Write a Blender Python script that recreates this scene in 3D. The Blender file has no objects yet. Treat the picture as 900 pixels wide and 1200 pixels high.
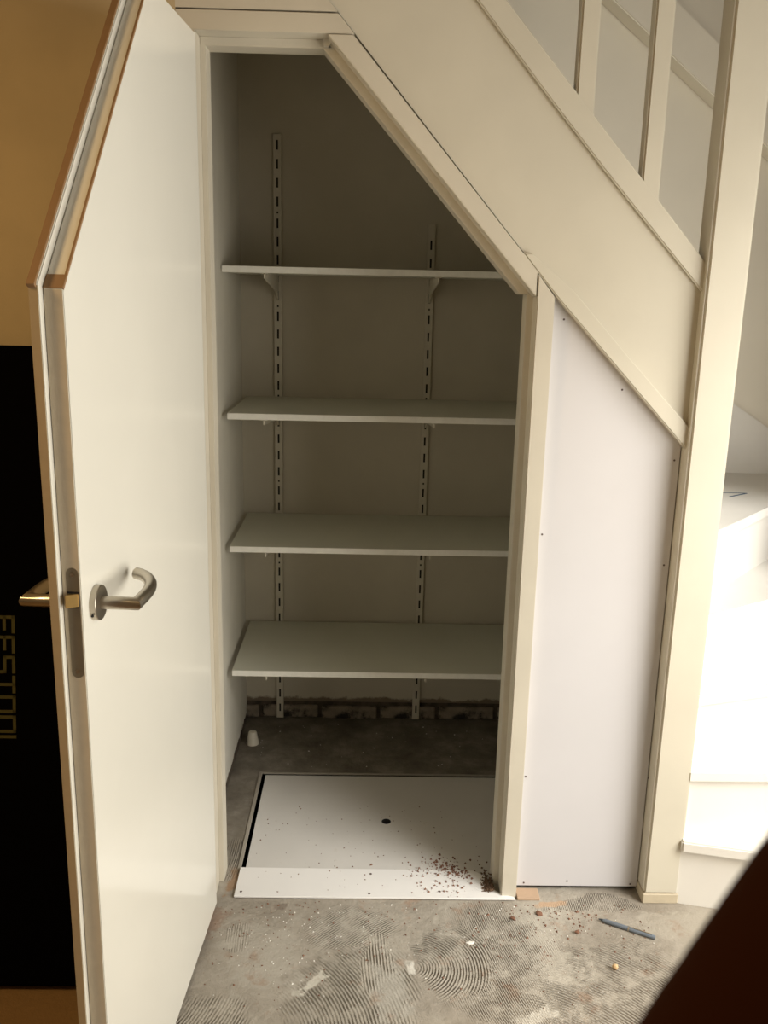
import bpy, bmesh, math, random
from mathutils import Vector, Matrix

S = bpy.context.scene
COL = S.collection

# ------------------------------------------------------------------ camera
cam_data = bpy.data.cameras.new('camera')
cam = bpy.data.objects.new('camera', cam_data)
COL.objects.link(cam)
CAM_R = Vector((0.99964, -0.01500, 0.02230)).normalized()
CAM_D = Vector((0.01805, -0.23810, -0.97107))
CAM_D = (CAM_D - CAM_R * CAM_D.dot(CAM_R)).normalized()
CAM_F = CAM_R.cross(CAM_D).normalized()          # viewing direction
CAM_O = Vector((0.0, -2.0385, 1.52))
mw = Matrix.Identity(4)
for i in range(3):
    mw[i][0] = CAM_R[i]; mw[i][1] = -CAM_D[i]; mw[i][2] = -CAM_F[i]; mw[i][3] = CAM_O[i]
cam.matrix_world = mw
cam_data.sensor_fit = 'VERTICAL'
cam_data.sensor_height = 36.0
cam_data.lens = 31.882
cam_data.clip_start = 0.004
cam_data.dof.use_dof = True
cam_data.dof.focus_distance = 2.4
cam_data.dof.aperture_fstop = 80.0
S.camera = cam

# ------------------------------------------------------------------ light and exposure
S.view_settings.view_transform = 'Standard'
S.view_settings.look = 'None'
S.view_settings.gamma = 1.0
S.view_settings.use_curve_mapping = False
S.view_settings.exposure = 0.17

world = bpy.data.worlds.new('world')
S.world = world
world.use_nodes = True
bg = world.node_tree.nodes['Background']
bg.inputs['Color'].default_value = (0.9, 0.95, 1.0, 1)
bg.inputs['Strength'].default_value = 0.5

def area(name, loc, target, sx, sy, power, color):
    l = bpy.data.lights.new(name, 'AREA')
    l.shape = 'RECTANGLE'; l.size = sx; l.size_y = sy
    l.energy = power; l.color = color
    o = bpy.data.objects.new(name, l)
    COL.objects.link(o)
    o.location = loc
    o.rotation_euler = (Vector(target) - Vector(loc)).to_track_quat('-Z', 'Y').to_euler()
    return o

XR = 1.62                    # inner face of the outer right wall
WIN_Y0, WIN_Y1, WIN_Z0, WIN_Z1 = -2.00, 0.24, 0.25, 2.50
window_light = area('window_daylight', (XR - 0.02, -1.25, 1.05), (0.0, -1.25, 1.05), 2.1, 1.4, 53, (1.0, 0.935, 0.82))
sun = bpy.data.lights.new('hazy_sun', 'SUN')
sun.energy = 2.75; sun.angle = math.radians(24); sun.color = (1.0, 0.985, 0.955)
sun_o = bpy.data.objects.new('hazy_sun', sun); COL.objects.link(sun_o)
SUN_AZ, SUN_EL = math.radians(-38.0), math.radians(41.0)      # where the light comes from
sun_o.rotation_euler = Vector((-math.cos(SUN_EL) * math.cos(SUN_AZ), -math.cos(SUN_EL) * math.sin(SUN_AZ), -math.sin(SUN_EL))).to_track_quat('-Z', 'Y').to_euler()
lamp_light = area('ceiling_lamp_light', (-1.5, -1.5, 2.50), (-1.5, -1.5, 0.0), 0.4, 0.4, 26, (1.0, 0.66, 0.30))

# ------------------------------------------------------------------ helpers: properties
def tag(o, label, cat, group=None, kind=None):
    o['label'] = label
    o['category'] = cat
    if group: o['group'] = group
    if kind: o['kind'] = kind
    return o

def empty(name, loc=(0, 0, 0), rot=(0, 0, 0)):
    o = bpy.data.objects.new(name, None)
    o.empty_display_size = 0.05
    COL.objects.link(o)
    o.location = loc; o.rotation_euler = rot
    return o

# ------------------------------------------------------------------ helpers: geometry
def new_bm():
    return bmesh.new()

def bevel(bm, w, seg=2, geom=None):
    if w > 0:
        bmesh.ops.bevel(bm, geom=geom or list(bm.edges), offset=w, segments=seg, affect='EDGES', clamp_overlap=True)

def join(bm, other):
    me = bpy.data.meshes.new('tmp')
    other.to_mesh(me); other.free()
    bm.from_mesh(me)
    bpy.data.meshes.remove(me)

def box(bm, x0, x1, y0, y1, z0, z1, bw=0.0, seg=2):
    t = bmesh.new()
    vs = [t.verts.new((x, y, z)) for z in (z0, z1) for y in (y0, y1) for x in (x0, x1)]
    for f in ((0, 2, 3, 1), (4, 5, 7, 6), (0, 1, 5, 4), (2, 6, 7, 3), (0, 4, 6, 2), (1, 3, 7, 5)):
        t.faces.new([vs[i] for i in f])
    bevel(t, bw, seg)
    join(bm, t)

def prism(bm, pts, a0, a1, axis='y', bw=0.0, seg=2):
    """Extrude a polygon; axis y: pts are (x,z); axis z: pts are (x,y); axis x: pts are (y,z)."""
    def P(p, a):
        if axis == 'y': return (p[0], a, p[1])
        if axis == 'z': return (p[0], p[1], a)
        return (a, p[0], p[1])
    t = bmesh.new()
    v0 = [t.verts.new(P(p, a0)) for p in pts]
    v1 = [t.verts.new(P(p, a1)) for p in pts]
    n = len(pts)
    t.faces.new(v0); t.faces.new(v1[::-1])
    for i in range(n):
        j = (i + 1) % n
        t.faces.new((v0[j], v0[i], v1[i], v1[j]))
    bmesh.ops.recalc_face_normals(t, faces=t.faces)
    bevel(t, bw, seg)
    join(bm, t)

def tube(bm, path, radii, n=16, cap=True):
    pts = [Vector(p) for p in path]
    if not isinstance(radii, (list, tuple)): radii = [radii] * len(pts)
    rings = []
    up = None
    for i, p in enumerate(pts):
        if i == 0: d = pts[1] - pts[0]
        elif i == len(pts) - 1: d = pts[-1] - pts[-2]
        else: d = (pts[i + 1] - pts[i]).normalized() + (pts[i] - pts[i - 1]).normalized()
        d.normalize()
        if up is None:
            up = Vector((0, 0, 1)) if abs(d.z) < 0.9 else Vector((1, 0, 0))
        a = (up - d * up.dot(d)).normalized()
        b = d.cross(a)
        up = a
        k = 1.0
        if 0 < i < len(pts) - 1:
            c = max(0.35, d.dot((pts[i] - pts[i - 1]).normalized()))
            k = 1.0 / c
            side = ((pts[i + 1] - pts[i]).normalized() - (pts[i] - pts[i - 1]).normalized())
            if side.length > 1e-6:
                side.normalize()
            else:
                side = None
        else:
            side = None
        ring = []
        for q in range(n):
            t = 2 * math.pi * q / n
            off = (a * math.cos(t) + b * math.sin(t)) * radii[i]
            if side is not None:
                off += side * off.dot(side) * (k - 1)
            ring.append(bm.verts.new(p + off))
        rings.append(ring)
    for r0, r1 in zip(rings, rings[1:]):
        for q in range(n):
            bm.faces.new((r0[q], r0[(q + 1) % n], r1[(q + 1) % n], r1[q]))
    if cap:
        bm.faces.new(rings[0][::-1]); bm.faces.new(rings[-1])

def lathe(bm, prof, n=32, M=None):
    """prof: list of (r, h) around local z, closed with caps."""
    M = M or Matrix.Identity(4)
    rings = []
    for r, h in prof:
        rings.append([bm.verts.new(M @ Vector((r * math.cos(2 * math.pi * q / n), r * math.sin(2 * math.pi * q / n), h))) for q in range(n)])
    for r0, r1 in zip(rings, rings[1:]):
        for q in range(n):
            bm.faces.new((r0[q], r0[(q + 1) % n], r1[(q + 1) % n], r1[q]))
    bm.faces.new(rings[0][::-1]); bm.faces.new(rings[-1])

def obj(name, bm, mat, parent=None, smooth=False, angle=0.6):
    bmesh.ops.recalc_face_normals(bm, faces=bm.faces)
    me = bpy.data.meshes.new(name)
    bm.to_mesh(me); bm.free()
    o = bpy.data.objects.new(name, me)
    COL.objects.link(o)
    if mat: me.materials.append(mat)
    if smooth:
        for p in me.polygons: p.use_smooth = True
        me.set_sharp_from_angle(angle=angle)
    if parent: o.parent = parent
    return o

# ------------------------------------------------------------------ helpers: materials
class Nodes:
    def __init__(self, name):
        self.mat = bpy.data.materials.new(name)
        self.mat.use_nodes = True
        self.t = self.mat.node_tree
        self.p = self.t.nodes['Principled BSDF']
    def n(self, kind): return self.t.nodes.new(kind)
    def link(self, a, b): self.t.links.new(a, b)
    def put(self, sock, v):
        if isinstance(v, bpy.types.NodeSocket): self.link(v, sock)
        elif v is not None: sock.default_value = v
    def m(self, op, a, b=None, c=None, clamp=False):
        x = self.n('ShaderNodeMath'); x.operation = op; x.use_clamp = clamp
        self.put(x.inputs[0], a); self.put(x.inputs[1], b); self.put(x.inputs[2], c)
        return x.outputs[0]
    def v(self, op, a, b=None):
        x = self.n('ShaderNodeVectorMath'); x.operation = op
        self.put(x.inputs[0], a); self.put(x.inputs[1], b)
        return x.outputs[1] if op in ('LENGTH', 'DISTANCE', 'DOT_PRODUCT') else x.outputs[0]
    def noise(self, vec, scale, detail=3.0, rough=0.55):
        x = self.n('ShaderNodeTexNoise')
        self.put(x.inputs['Vector'], vec)
        x.inputs['Scale'].default_value = scale; x.inputs['Detail'].default_value = detail
        x.inputs['Roughness'].default_value = rough
        return x.outputs['Fac']
    def ramp(self, fac, stops):
        x = self.n('ShaderNodeValToRGB')
        cr = x.color_ramp
        while len(cr.elements) < len(stops): cr.elements.new(0.5)
        for e, (pos, c) in zip(cr.elements, stops):
            e.position = pos
            e.color = c if len(c) == 4 else (*c, 1)
        self.put(x.inputs[0], fac)
        return x.outputs[0]
    def mix(self, fac, a, b, blend='MIX'):
        x = self.n('ShaderNodeMix'); x.data_type = 'RGBA'; x.blend_type = blend
        self.put(x.inputs[0], fac)
        self.put(x.inputs[6], (*a, 1) if isinstance(a, tuple) and len(a) == 3 else a)
        self.put(x.inputs[7], (*b, 1) if isinstance(b, tuple) and len(b) == 3 else b)
        return x.outputs[2]
    def step(self, x, lo, hi):
        r = self.n('ShaderNodeMapRange'); r.interpolation_type = 'SMOOTHSTEP'
        self.put(r.inputs[0], x)
        r.inputs[1].default_value = lo; r.inputs[2].default_value = hi
        r.inputs[3].default_value = 0.0; r.inputs[4].default_value = 1.0
        return r.outputs[0]
    def bump(self, h, strength, dist):
        x = self.n('ShaderNodeBump')
        x.inputs['Strength'].default_value = strength; x.inputs['Distance'].default_value = dist
        self.put(x.inputs['Height'], h)
        self.link(x.outputs[0], self.p.inputs['Normal'])
    def pos(self):
        return self.n('ShaderNodeNewGeometry').outputs['Position']
    def objco(self):
        return self.n('ShaderNodeTexCoord').outputs['Object']

def paint(name, col, rough=0.4, var=0.06, scale=6.0, bump=0.02, spec=0.5, stain=None, foot=None):
    N = Nodes(name)
    co = N.objco()
    f = N.noise(co, scale, 4.0)
    dark = tuple(c * (1 - var) for c in col)
    c = N.mix(N.step(f, 0.35, 0.65), dark, col)
    if stain:
        s = N.noise(co, stain[1], 5.0, 0.65)
        c = N.mix(N.m('MULTIPLY', N.step(s, stain[2], stain[2] + 0.14), stain[3]), c, stain[0])
    if foot:      # splashes of screed and glue left along the foot of the wall
        sp = N.n('ShaderNodeSeparateXYZ'); N.link(co, sp.inputs[0])
        e = N.m('ADD', sp.outputs[2], N.m('MULTIPLY', N.m('SUBTRACT', N.noise(co, 22.0, 5.0, 0.7), 0.5), 0.05))
        c = N.mix(N.m('MULTIPLY', N.m('SUBTRACT', 1.0, N.step(e, foot, foot + 0.012)), 0.85), c, (0.13, 0.085, 0.05))
    N.put(N.p.inputs['Base Color'], c)
    N.p.inputs['Roughness'].default_value = rough
    N.p.inputs['Specular IOR Level'].default_value = spec
    if bump:
        N.bump(N.noise(co, 140.0, 2.0), bump, 0.002)
    return N.mat

def plain(name, col, rough=0.5, metal=0.0):
    N = Nodes(name)
    co = N.objco()
    f = N.noise(co, 60.0, 2.0)
    N.put(N.p.inputs['Base Color'], N.mix(f, tuple(c * 0.9 for c in col), tuple(min(1, c * 1.06) for c in col)))
    N.p.inputs['Roughness'].default_value = rough
    N.p.inputs['Metallic'].default_value = metal
    return N.mat

M = {}
M['cream'] = paint('cream_paint', (0.58, 0.54, 0.44), 0.38, 0.05, 4.0, 0.03)
M['frame'] = paint('door_frame_paint', (0.57, 0.525, 0.43), 0.4, 0.06, 5.0, 0.04, stain=((0.40, 0.34, 0.26), 9.0, 0.62, 0.35))
M['door'] = paint('door_lacquer', (0.72, 0.70, 0.625), 0.15, 0.03, 2.5, 0.006)
M['panel'] = paint('primer_board', (0.575, 0.56, 0.565), 0.55, 0.03, 3.0, 0.02, stain=((0.62, 0.56, 0.55), 5.0, 0.63, 0.35))
M['board'] = paint('white_board', (0.76, 0.74, 0.71), 0.5, 0.04, 4.0, 0.02, stain=((0.50, 0.42, 0.34), 22.0, 0.66, 0.35))
M['hatch'] = paint('hatch_board', (0.61, 0.585, 0.545), 0.5, 0.06, 4.0, 0.02, stain=((0.42, 0.36, 0.29), 16.0, 0.62, 0.35))
M['plaster_lit'] = paint('closet_lit_plaster', (0.70, 0.67, 0.58), 0.7, 0.06, 5.0, 0.12, foot=0.012)  # closet plaster lightened to paint in the light on the side wall
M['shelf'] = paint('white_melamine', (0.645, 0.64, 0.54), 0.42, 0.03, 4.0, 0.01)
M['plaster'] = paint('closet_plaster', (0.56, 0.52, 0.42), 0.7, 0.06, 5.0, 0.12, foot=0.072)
M['stairwell'] = paint('stairwell_paint', (0.84, 0.79, 0.67), 0.6, 0.04, 3.0, 0.06)
M['step'] = paint('stair_white_paint', (0.76, 0.735, 0.68), 0.4, 0.04, 5.0, 0.03)
M['ochre'] = paint('ochre_wall_paint', (0.5, 0.4, 0.24), 0.75, 0.08, 5.0, 0.12)
M['ceiling'] = paint('ceiling_paint', (0.25, 0.2, 0.13), 0.8, 0.04, 4.0, 0.05)
M['far_wall'] = paint('dim_room_wall', (0.24, 0.18, 0.11), 0.8, 0.06, 4.0, 0.1)
M['steel'] = plain('brushed_steel', (0.50, 0.46, 0.39), 0.32, 1.0)
M['dull_steel'] = plain('dull_lock_steel', (0.30, 0.27, 0.21), 0.45, 0.8)
M['brass'] = plain('brass_latch', (0.62, 0.42, 0.16), 0.35, 0.9)
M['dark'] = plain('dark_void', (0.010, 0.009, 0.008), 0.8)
M['pit'] = plain('pit_concrete', (0.03, 0.027, 0.022), 0.9)
M['black'] = plain('black_bag_fabric', (0.0022, 0.0020, 0.0018), 1.0); M['black'].node_tree.nodes['Principled BSDF'].inputs['Specular IOR Level'].default_value = 0.0
M['letter'] = plain('olive_lettering', (0.055, 0.050, 0.008), 0.8)
M['upright'] = plain('white_steel', (0.58, 0.54, 0.44), 0.5)
M['screw'] = plain('dark_screw', (0.09, 0.06, 0.05), 0.5)
M['wood'] = plain('raw_wood', (0.25, 0.145, 0.065), 0.7)
M['pale_wood'] = plain('pale_raw_wood', (0.43, 0.30, 0.20), 0.7)
M['tape'] = plain('bare_post_end', (0.50, 0.43, 0.31), 0.7)
M['pen'] = plain('blue_grey_plastic', (0.14, 0.165, 0.195), 0.4)
M['pen_tip'] = plain('dark_pen_tip', (0.03, 0.04, 0.05), 0.4)
M['ink'] = plain('blue_ink', (0.06, 0.12, 0.2), 0.6)
M['cap'] = plain('white_plastic', (0.66, 0.62, 0.52), 0.5)
M['brick'] = paint('dirty_brick', (0.30, 0.25, 0.19), 0.9, 0.35, 18.0, 0.5, stain=((0.012, 0.010, 0.008), 16.0, 0.50, 0.95))
M['mortar'] = paint('dirty_mortar', (0.10, 0.078, 0.055), 0.95, 0.5, 30.0, 0.6)
M['rim'] = plain('pale_cement_rim', (0.30, 0.27, 0.22), 0.9)
M['crumb'] = plain('brick_crumb', (0.17, 0.080, 0.046), 0.9)
M['dust'] = plain('brown_dirt', (0.12, 0.07, 0.04), 0.95)
M['flake'] = plain('white_flake', (0.75, 0.72, 0.66), 0.7)
M['pebble'] = plain('ochre_pebble', (0.55, 0.38, 0.2), 0.7)
M['edge'] = plain('lit_white_edge', (0.80, 0.79, 0.72), 0.5)
M['tan'] = plain('shade_tan_edge', (0.36, 0.27, 0.155), 0.7)
M['pale_tan'] = plain('shade_beige_edge', (0.52, 0.45, 0.34), 0.6)
M['skin'] = plain('shaded_skin', (0.024, 0.0062, 0.0012), 0.9); M['skin'].node_tree.nodes['Principled BSDF'].inputs['Specular IOR Level'].default_value = 0.05  # near-black base colour paints in the shade on a backlit finger
def glass():
    N = Nodes('window_glass')
    t = N.n('ShaderNodeBsdfTransparent'); g = N.n('ShaderNodeBsdfGlossy'); x = N.n('ShaderNodeMixShader')
    g.inputs['Roughness'].default_value = 0.05; x.inputs[0].default_value = 0.06
    N.link(t.outputs[0], x.inputs[1]); N.link(g.outputs[0], x.inputs[2])
    N.link(x.outputs[0], N.t.nodes['Material Output'].inputs['Surface'])
    return N.mat
M['glass'] = glass()
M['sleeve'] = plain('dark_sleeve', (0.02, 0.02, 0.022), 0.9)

def floor_material():
    N = Nodes('cement_floor')
    P = N.pos()
    sep = N.n('ShaderNodeSeparateXYZ'); N.link(P, sep.inputs[0])
    X, Y = sep.outputs[0], sep.outputs[1]
    flat = N.n('ShaderNodeCombineXYZ'); N.link(X, flat.inputs[0]); N.link(Y, flat.inputs[1])
    Q = flat.outputs[0]
    wob = N.n('ShaderNodeTexNoise'); N.link(Q, wob.inputs['Vector'])
    wob.inputs['Scale'].default_value = 7.0; wob.inputs['Detail'].default_value = 6.0; wob.inputs['Roughness'].default_value = 0.62
    w = N.v('SUBTRACT', wob.outputs['Color'], (0.5, 0.5, 0.5))
    wv = N.n('ShaderNodeVectorMath'); wv.operation = 'SCALE'; N.link(w, wv.inputs[0]); wv.inputs['Scale'].default_value = 0.16
    Qe = N.v('ADD', Q, wv.outputs[0])                       # ragged patch outlines
    wr = N.n('ShaderNodeVectorMath'); wr.operation = 'SCALE'; N.link(w, wr.inputs[0]); wr.inputs['Scale'].default_value = 0.009
    Qr = N.v('ADD', Q, wr.outputs[0])                       # slightly shaky trowel
    comb = None; cover = None
    # notched-trowel strokes: (patch centre x, y, radius x, y, ring centre x, y, pitch, depth)
    for (px, py, rx, ry, cx, cy, pitch, amp) in TROWEL:
        d = N.v('SUBTRACT', Qe, (px, py, 0))
        d = N.v('DIVIDE', d, (rx, ry, 1))
        mask = N.m('SUBTRACT', 1.0, N.step(N.v('LENGTH', d), 0.62, 1.0))
        r = N.v('DISTANCE', Qr, (cx, cy, 0))
        wave = N.m('SINE', N.m('MULTIPLY', r, 2 * math.pi / pitch))
        wave = N.m('MULTIPLY', N.m('MULTIPLY', N.m('ADD', N.m('MULTIPLY', wave, 0.5), 0.5), mask), amp)
        if comb is None: comb, cover = wave, mask
        else:
            inv = N.m('SUBTRACT', 1.0, mask)
            comb = N.m('ADD', N.m('MULTIPLY', comb, inv), wave)
            cover = N.m('MAXIMUM', cover, mask)
    worn = N.step(N.noise(Q, 19.0, 6.0, 0.7), 0.38, 0.60)    # ridges scraped away here and there
    comb = N.m('MULTIPLY', comb, N.m('ADD', N.m('MULTIPLY', worn, 0.75), 0.25))
    big = N.noise(Q, 3.2, 5.0, 0.6)
    fine = N.noise(Q, 45.0, 4.0, 0.6)
    grit = N.noise(Q, 260.0, 2.0)
    col = N.ramp(big, [(0.30, (0.205, 0.175, 0.135)), (0.5, (0.315, 0.28, 0.228)), (0.70, (0.42, 0.385, 0.32))])
    col = N.mix(N.step(fine, 0.35, 0.7), N.mix(0.22, col, (0.14, 0.12, 0.09)), col)
    # ridge tops are tinted paler, the grooves between them darker
    groove = N.m('MULTIPLY', N.m('MULTIPLY', cover, worn), N.m('SUBTRACT', 1.0, N.step(comb, 0.0, 0.45)))
    col = N.mix(N.m('MULTIPLY', cover, 0.35), col, (0.43, 0.395, 0.33))
    col = N.mix(N.m('MULTIPLY', groove, 0.9), col, (0.125, 0.10, 0.072))
    # pale smears and brown stains with shapes of their own
    for (sx, sy, ax, ay, ang, c, f) in SMEARS:
        d = N.v('SUBTRACT', Q, (sx, sy, 0))
        rot = N.n('ShaderNodeVectorRotate'); rot.rotation_type = 'Z_AXIS'
        N.link(d, rot.inputs['Vector']); rot.inputs['Angle'].default_value = -ang
        d = N.v('DIVIDE', N.v('ABSOLUTE', rot.outputs[0]), (ax, ay, 1))
        s2 = N.n('ShaderNodeSeparateXYZ'); N.link(d, s2.inputs[0])
        e = N.m('MAXIMUM', s2.outputs[0], s2.outputs[1])
        e = N.m('ADD', e, N.m('MULTIPLY', N.m('SUBTRACT', N.m('ADD', fine, N.noise(Q, 20.0, 3.0)), 1.0), 1.5))
        mk = N.m('MULTIPLY', N.m('SUBTRACT', 1.0, N.step(e, 0.55, 1.05)), f)
        col = N.mix(mk, col, c)
        comb = N.m('MULTIPLY', comb, N.m('SUBTRACT', 1.0, mk))
    rust = N.m('MULTIPLY', N.step(N.noise(Q, 11.0, 5.0, 0.7), 0.56, 0.70), 0.5)
    col = N.mix(rust, col, (0.24, 0.13, 0.07))
    # smoother, older and darker screed inside the cupboard
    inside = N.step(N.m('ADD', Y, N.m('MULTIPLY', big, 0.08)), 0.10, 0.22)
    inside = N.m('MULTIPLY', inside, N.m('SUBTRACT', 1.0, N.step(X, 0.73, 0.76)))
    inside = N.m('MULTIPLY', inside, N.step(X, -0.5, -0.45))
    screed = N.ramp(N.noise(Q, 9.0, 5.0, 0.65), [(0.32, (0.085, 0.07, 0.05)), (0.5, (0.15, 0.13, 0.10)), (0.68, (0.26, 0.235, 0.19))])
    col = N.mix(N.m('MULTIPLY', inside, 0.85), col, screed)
    # floor colour turns brown behind the open door
    brown = N.m('SUBTRACT', 1.0, N.step(X, -0.56, -0.50))
    col = N.mix(brown, col, (0.20, 0.115, 0.04))
    N.put(N.p.inputs['Base Color'], col)
    N.p.inputs['Roughness'].default_value = 0.85
    h = N.m('ADD', N.m('MULTIPLY', comb, N.m('SUBTRACT', 1.0, brown)), N.m('MULTIPLY', fine, 0.35))
    h = N.m('ADD', h, N.m('MULTIPLY', grit, 0.12))
    h = N.m('ADD', h, N.m('MULTIPLY', big, 1.2))
    h = N.m('ADD', h, N.m('MULTIPLY', N.noise(Q, 26.0, 5.0, 0.7), 1.1))
    N.bump(h, 1.0, 0.0042)
    return N.mat

TROWEL = [
    (0.34, -0.24, 0.16, 0.26, 2.6, 0.35, 0.0052, 0.7),      # fine straight lines below the board
    (0.60, -0.03, 0.14, 0.035, 4.0, -0.05, 0.0048, 0.7),    # fine lines at the foot of the board
    (-0.29, -0.16, 0.04, 0.06, 3.0, 0.0, 0.006, 0.5),
    (-0.325, 0.16, 0.05, 0.10, -3.0, 0.3, 0.006, 0.8),
    (0.58, -0.34, 0.22, 0.22, 0.28, -0.68, 0.0076, 1.0),    # sweeping arcs at the right
    (-0.02, -0.12, 0.13, 0.09, 0.9, -1.2, 0.0060, 0.6),     # diagonal strokes
    (-0.01, -0.36, 0.17, 0.22, -0.34, -0.50, 0.0078, 1.0),  # broad arcs in the middle
    (0.22, -0.22, 0.11, 0.13, 0.125, -0.255, 0.0070, 1.0),  # half rings
    (0.04, -0.25, 0.04, 0.13, 1.8, -0.1, 0.0072, 0.8),
    (-0.30, -0.45, 0.10, 0.10, -0.9, -0.2, 0.0072, 0.6),
]
SMEARS = [
    (-0.104, -0.310, 0.052, 0.013, 0.85, (0.50, 0.47, 0.40), 0.9),
    (0.122, -0.255, 0.010, 0.024, 0.1, (0.66, 0.63, 0.56), 0.8),
    (0.075, -0.33, 0.045, 0.10, 0.0, (0.36, 0.335, 0.285), 0.8),
    (-0.22, -0.22, 0.10, 0.13, 0.2, (0.37, 0.34, 0.285), 0.65),
    (0.46, -0.21, 0.05, 0.10, 0.2, (0.42, 0.385, 0.32), 0.6),
    (0.39, -0.40, 0.05, 0.02, 0.5, (0.52, 0.49, 0.42), 0.7),
    (0.80, -0.10, 0.12, 0.06, 0.1, (0.36, 0.325, 0.265), 0.8),
    (0.50, -0.025, 0.045, 0.012, 0.1, (0.50, 0.30, 0.16), 0.6),
    (-0.325, 0.055, 0.022, 0.055, 0.0, (0.30, 0.15, 0.05), 0.6),
    (-0.20, -0.045, 0.022, 0.016, 0.0, (0.16, 0.12, 0.09), 0.6),
    (-0.33, 0.25, 0.03, 0.06, 0.0, (0.34, 0.28, 0.19), 0.6),
    (-0.36, -0.11, 0.06, 0.025, 1.2, (0.20, 0.10, 0.055), 0.5),
]
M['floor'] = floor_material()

# ================================================================== THE ROOM
CEIL = 2.62
# floor, with the square pit that the hatch covers
bm = new_bm()
PX0, PX1, PY0, PY1 = -0.318, 0.52, 0.062, 0.600
for (x0, x1, y0, y1) in ((-2.4, PX0, -3.6, 1.1), (PX1, XR, -3.6, 1.1), (PX0, PX1, -3.6, PY0), (PX0, PX1, PY1, 1.1)):
    vs = [bm.verts.new(p) for p in ((x0, y0, 0), (x1, y0, 0), (x1, y1, 0), (x0, y1, 0))]
    bm.faces.new(vs)
bmesh.ops.remove_doubles(bm, verts=bm.verts, dist=1e-5)
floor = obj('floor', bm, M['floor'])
for p in floor.data.polygons:
    if p.normal.z < 0: p.flip()
tag(floor, 'grey cement floor with combed adhesive ridges and dusty stains', 'floor', kind='structure')
bm = new_bm()
prism(bm, [(PX0, PY0), (PX1, PY0), (PX1, PY1), (PX0, PY1)], -0.5, -0.49, 'z')
for (x0, x1, y0, y1) in ((PX0 - .01, PX0, PY0, PY1), (PX1, PX1 + .01, PY0, PY1), (PX0, PX1, PY0 - .01, PY0), (PX0, PX1, PY1, PY1 + .01)):
    box(bm, x0, x1, y0, y1, -0.5, -0.001)
obj('pit_lining', bm, M['pit'], floor)
bm = new_bm()
for (x0, x1, y0, y1) in ((PX0 - .010, PX0, 0.105, PY1 + .01), (PX0, PX1, PY1, PY1 + .008)):
    box(bm, x0, x1, y0, y1, -0.03, 0.003, 0.001, 1)
obj('hatch_rim', bm, M['rim'], floor)

# back wall with a row of dirty bricks showing under the plaster
bm = new_bm()
prism(bm, [(-0.52, 0.064), (0.765, 0.064), (0.765, 1.29), (-0.42, 2.59), (-0.52, 2.59)], 1.00, 1.05)
box(bm, -0.52, 0.765, 1.012, 1.05, 0.0, 0.064)
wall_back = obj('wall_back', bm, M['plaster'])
tag(wall_back, 'plastered back wall of the cupboard with bare bricks along its foot', 'wall', kind='structure')
bm = new_bm(); box(bm, -0.42, 0.74, 1.004, 1.014, 0.0, 0.062)
obj('mortar_bed', bm, M['mortar'], wall_back)
bm = new_bm(); box(bm, -0.100, 0.100, 0.992, 1.02, 0.0, 0.046, 0.004, 1)
brick0 = obj('brick', bm, M['brick'], wall_back)
brick0.location = (-0.475, 0, 0.001)
for i in range(1, 6):
    b = brick0.copy(); COL.objects.link(b); b.parent = wall_back
    b.location = (-0.475 + 0.2135 * i, (0, .003, -.002, .002, 0, .002)[i], 0.001 + (0, .002, 0, .001, .003, 0)[i])

bm = new_bm()
prism(bm, [(0.766, 0.0), (XR + .1, 0.0), (XR + .1, CEIL), (-0.42, CEIL), (-0.42, 2.591), (0.766, 1.291)], 1.00, 1.05)
tag(obj('wall_stairwell', bm, M['stairwell']), 'cream wall on the far side of the stairs, seen between the balusters', 'wall', kind='structure')
bm = new_bm(); box(bm, -0.52, -0.42, 0.11, 1.0, 0.0, CEIL)
o = obj('wall_left', bm, M['plaster_lit'])
tag(o, 'plastered left side wall inside the cupboard, lightened as if lit', 'wall', kind='structure')
# ragged dusty line where the side wall meets the floor
rng = random.Random(5)
bm = new_bm()
pts = []
y = 0.12
while y < 1.0:
    pts.append((y, 0.012 + rng.random() * 0.014)); y += 0.03
prism(bm, [(0.12, 0.0)] + pts + [(1.0, 0.015), (1.0, 0.0)], -0.421, -0.417, 'x')
obj('floor_edge_dirt', bm, M['mortar'], o)

bm = new_bm(); prism(bm, [(0.745, 0.0), (0.785, 0.0), (0.785, 1.297), (0.745, 1.297)], 0.057, 1.0)
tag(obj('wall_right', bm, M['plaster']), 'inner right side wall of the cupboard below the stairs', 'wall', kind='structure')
bm = new_bm()
prism(bm, [(0.745, 1.30), (-0.42, 2.58), (-0.42, 2.61), (0.785, 1.30)], 0.045, 1.0)
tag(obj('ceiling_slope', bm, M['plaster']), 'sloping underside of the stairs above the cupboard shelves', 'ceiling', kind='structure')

bm = new_bm()
box(bm, -2.4, -0.406, 0.0, 0.11, 0.0, CEIL)
tag(obj('wall_front', bm, M['ochre']), 'ochre painted wall behind the open white door', 'wall', kind='structure')
bm = new_bm()
prism(bm, [(-0.406, 2.069), (-0.0765, 2.069), (-0.0985, 2.0945), (-0.406, 2.4445)], 0.0, 0.11)
tag(obj('trim_4', bm, M['frame']), 'white filler board above the head of the door frame', 'trim', kind='structure')

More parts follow.
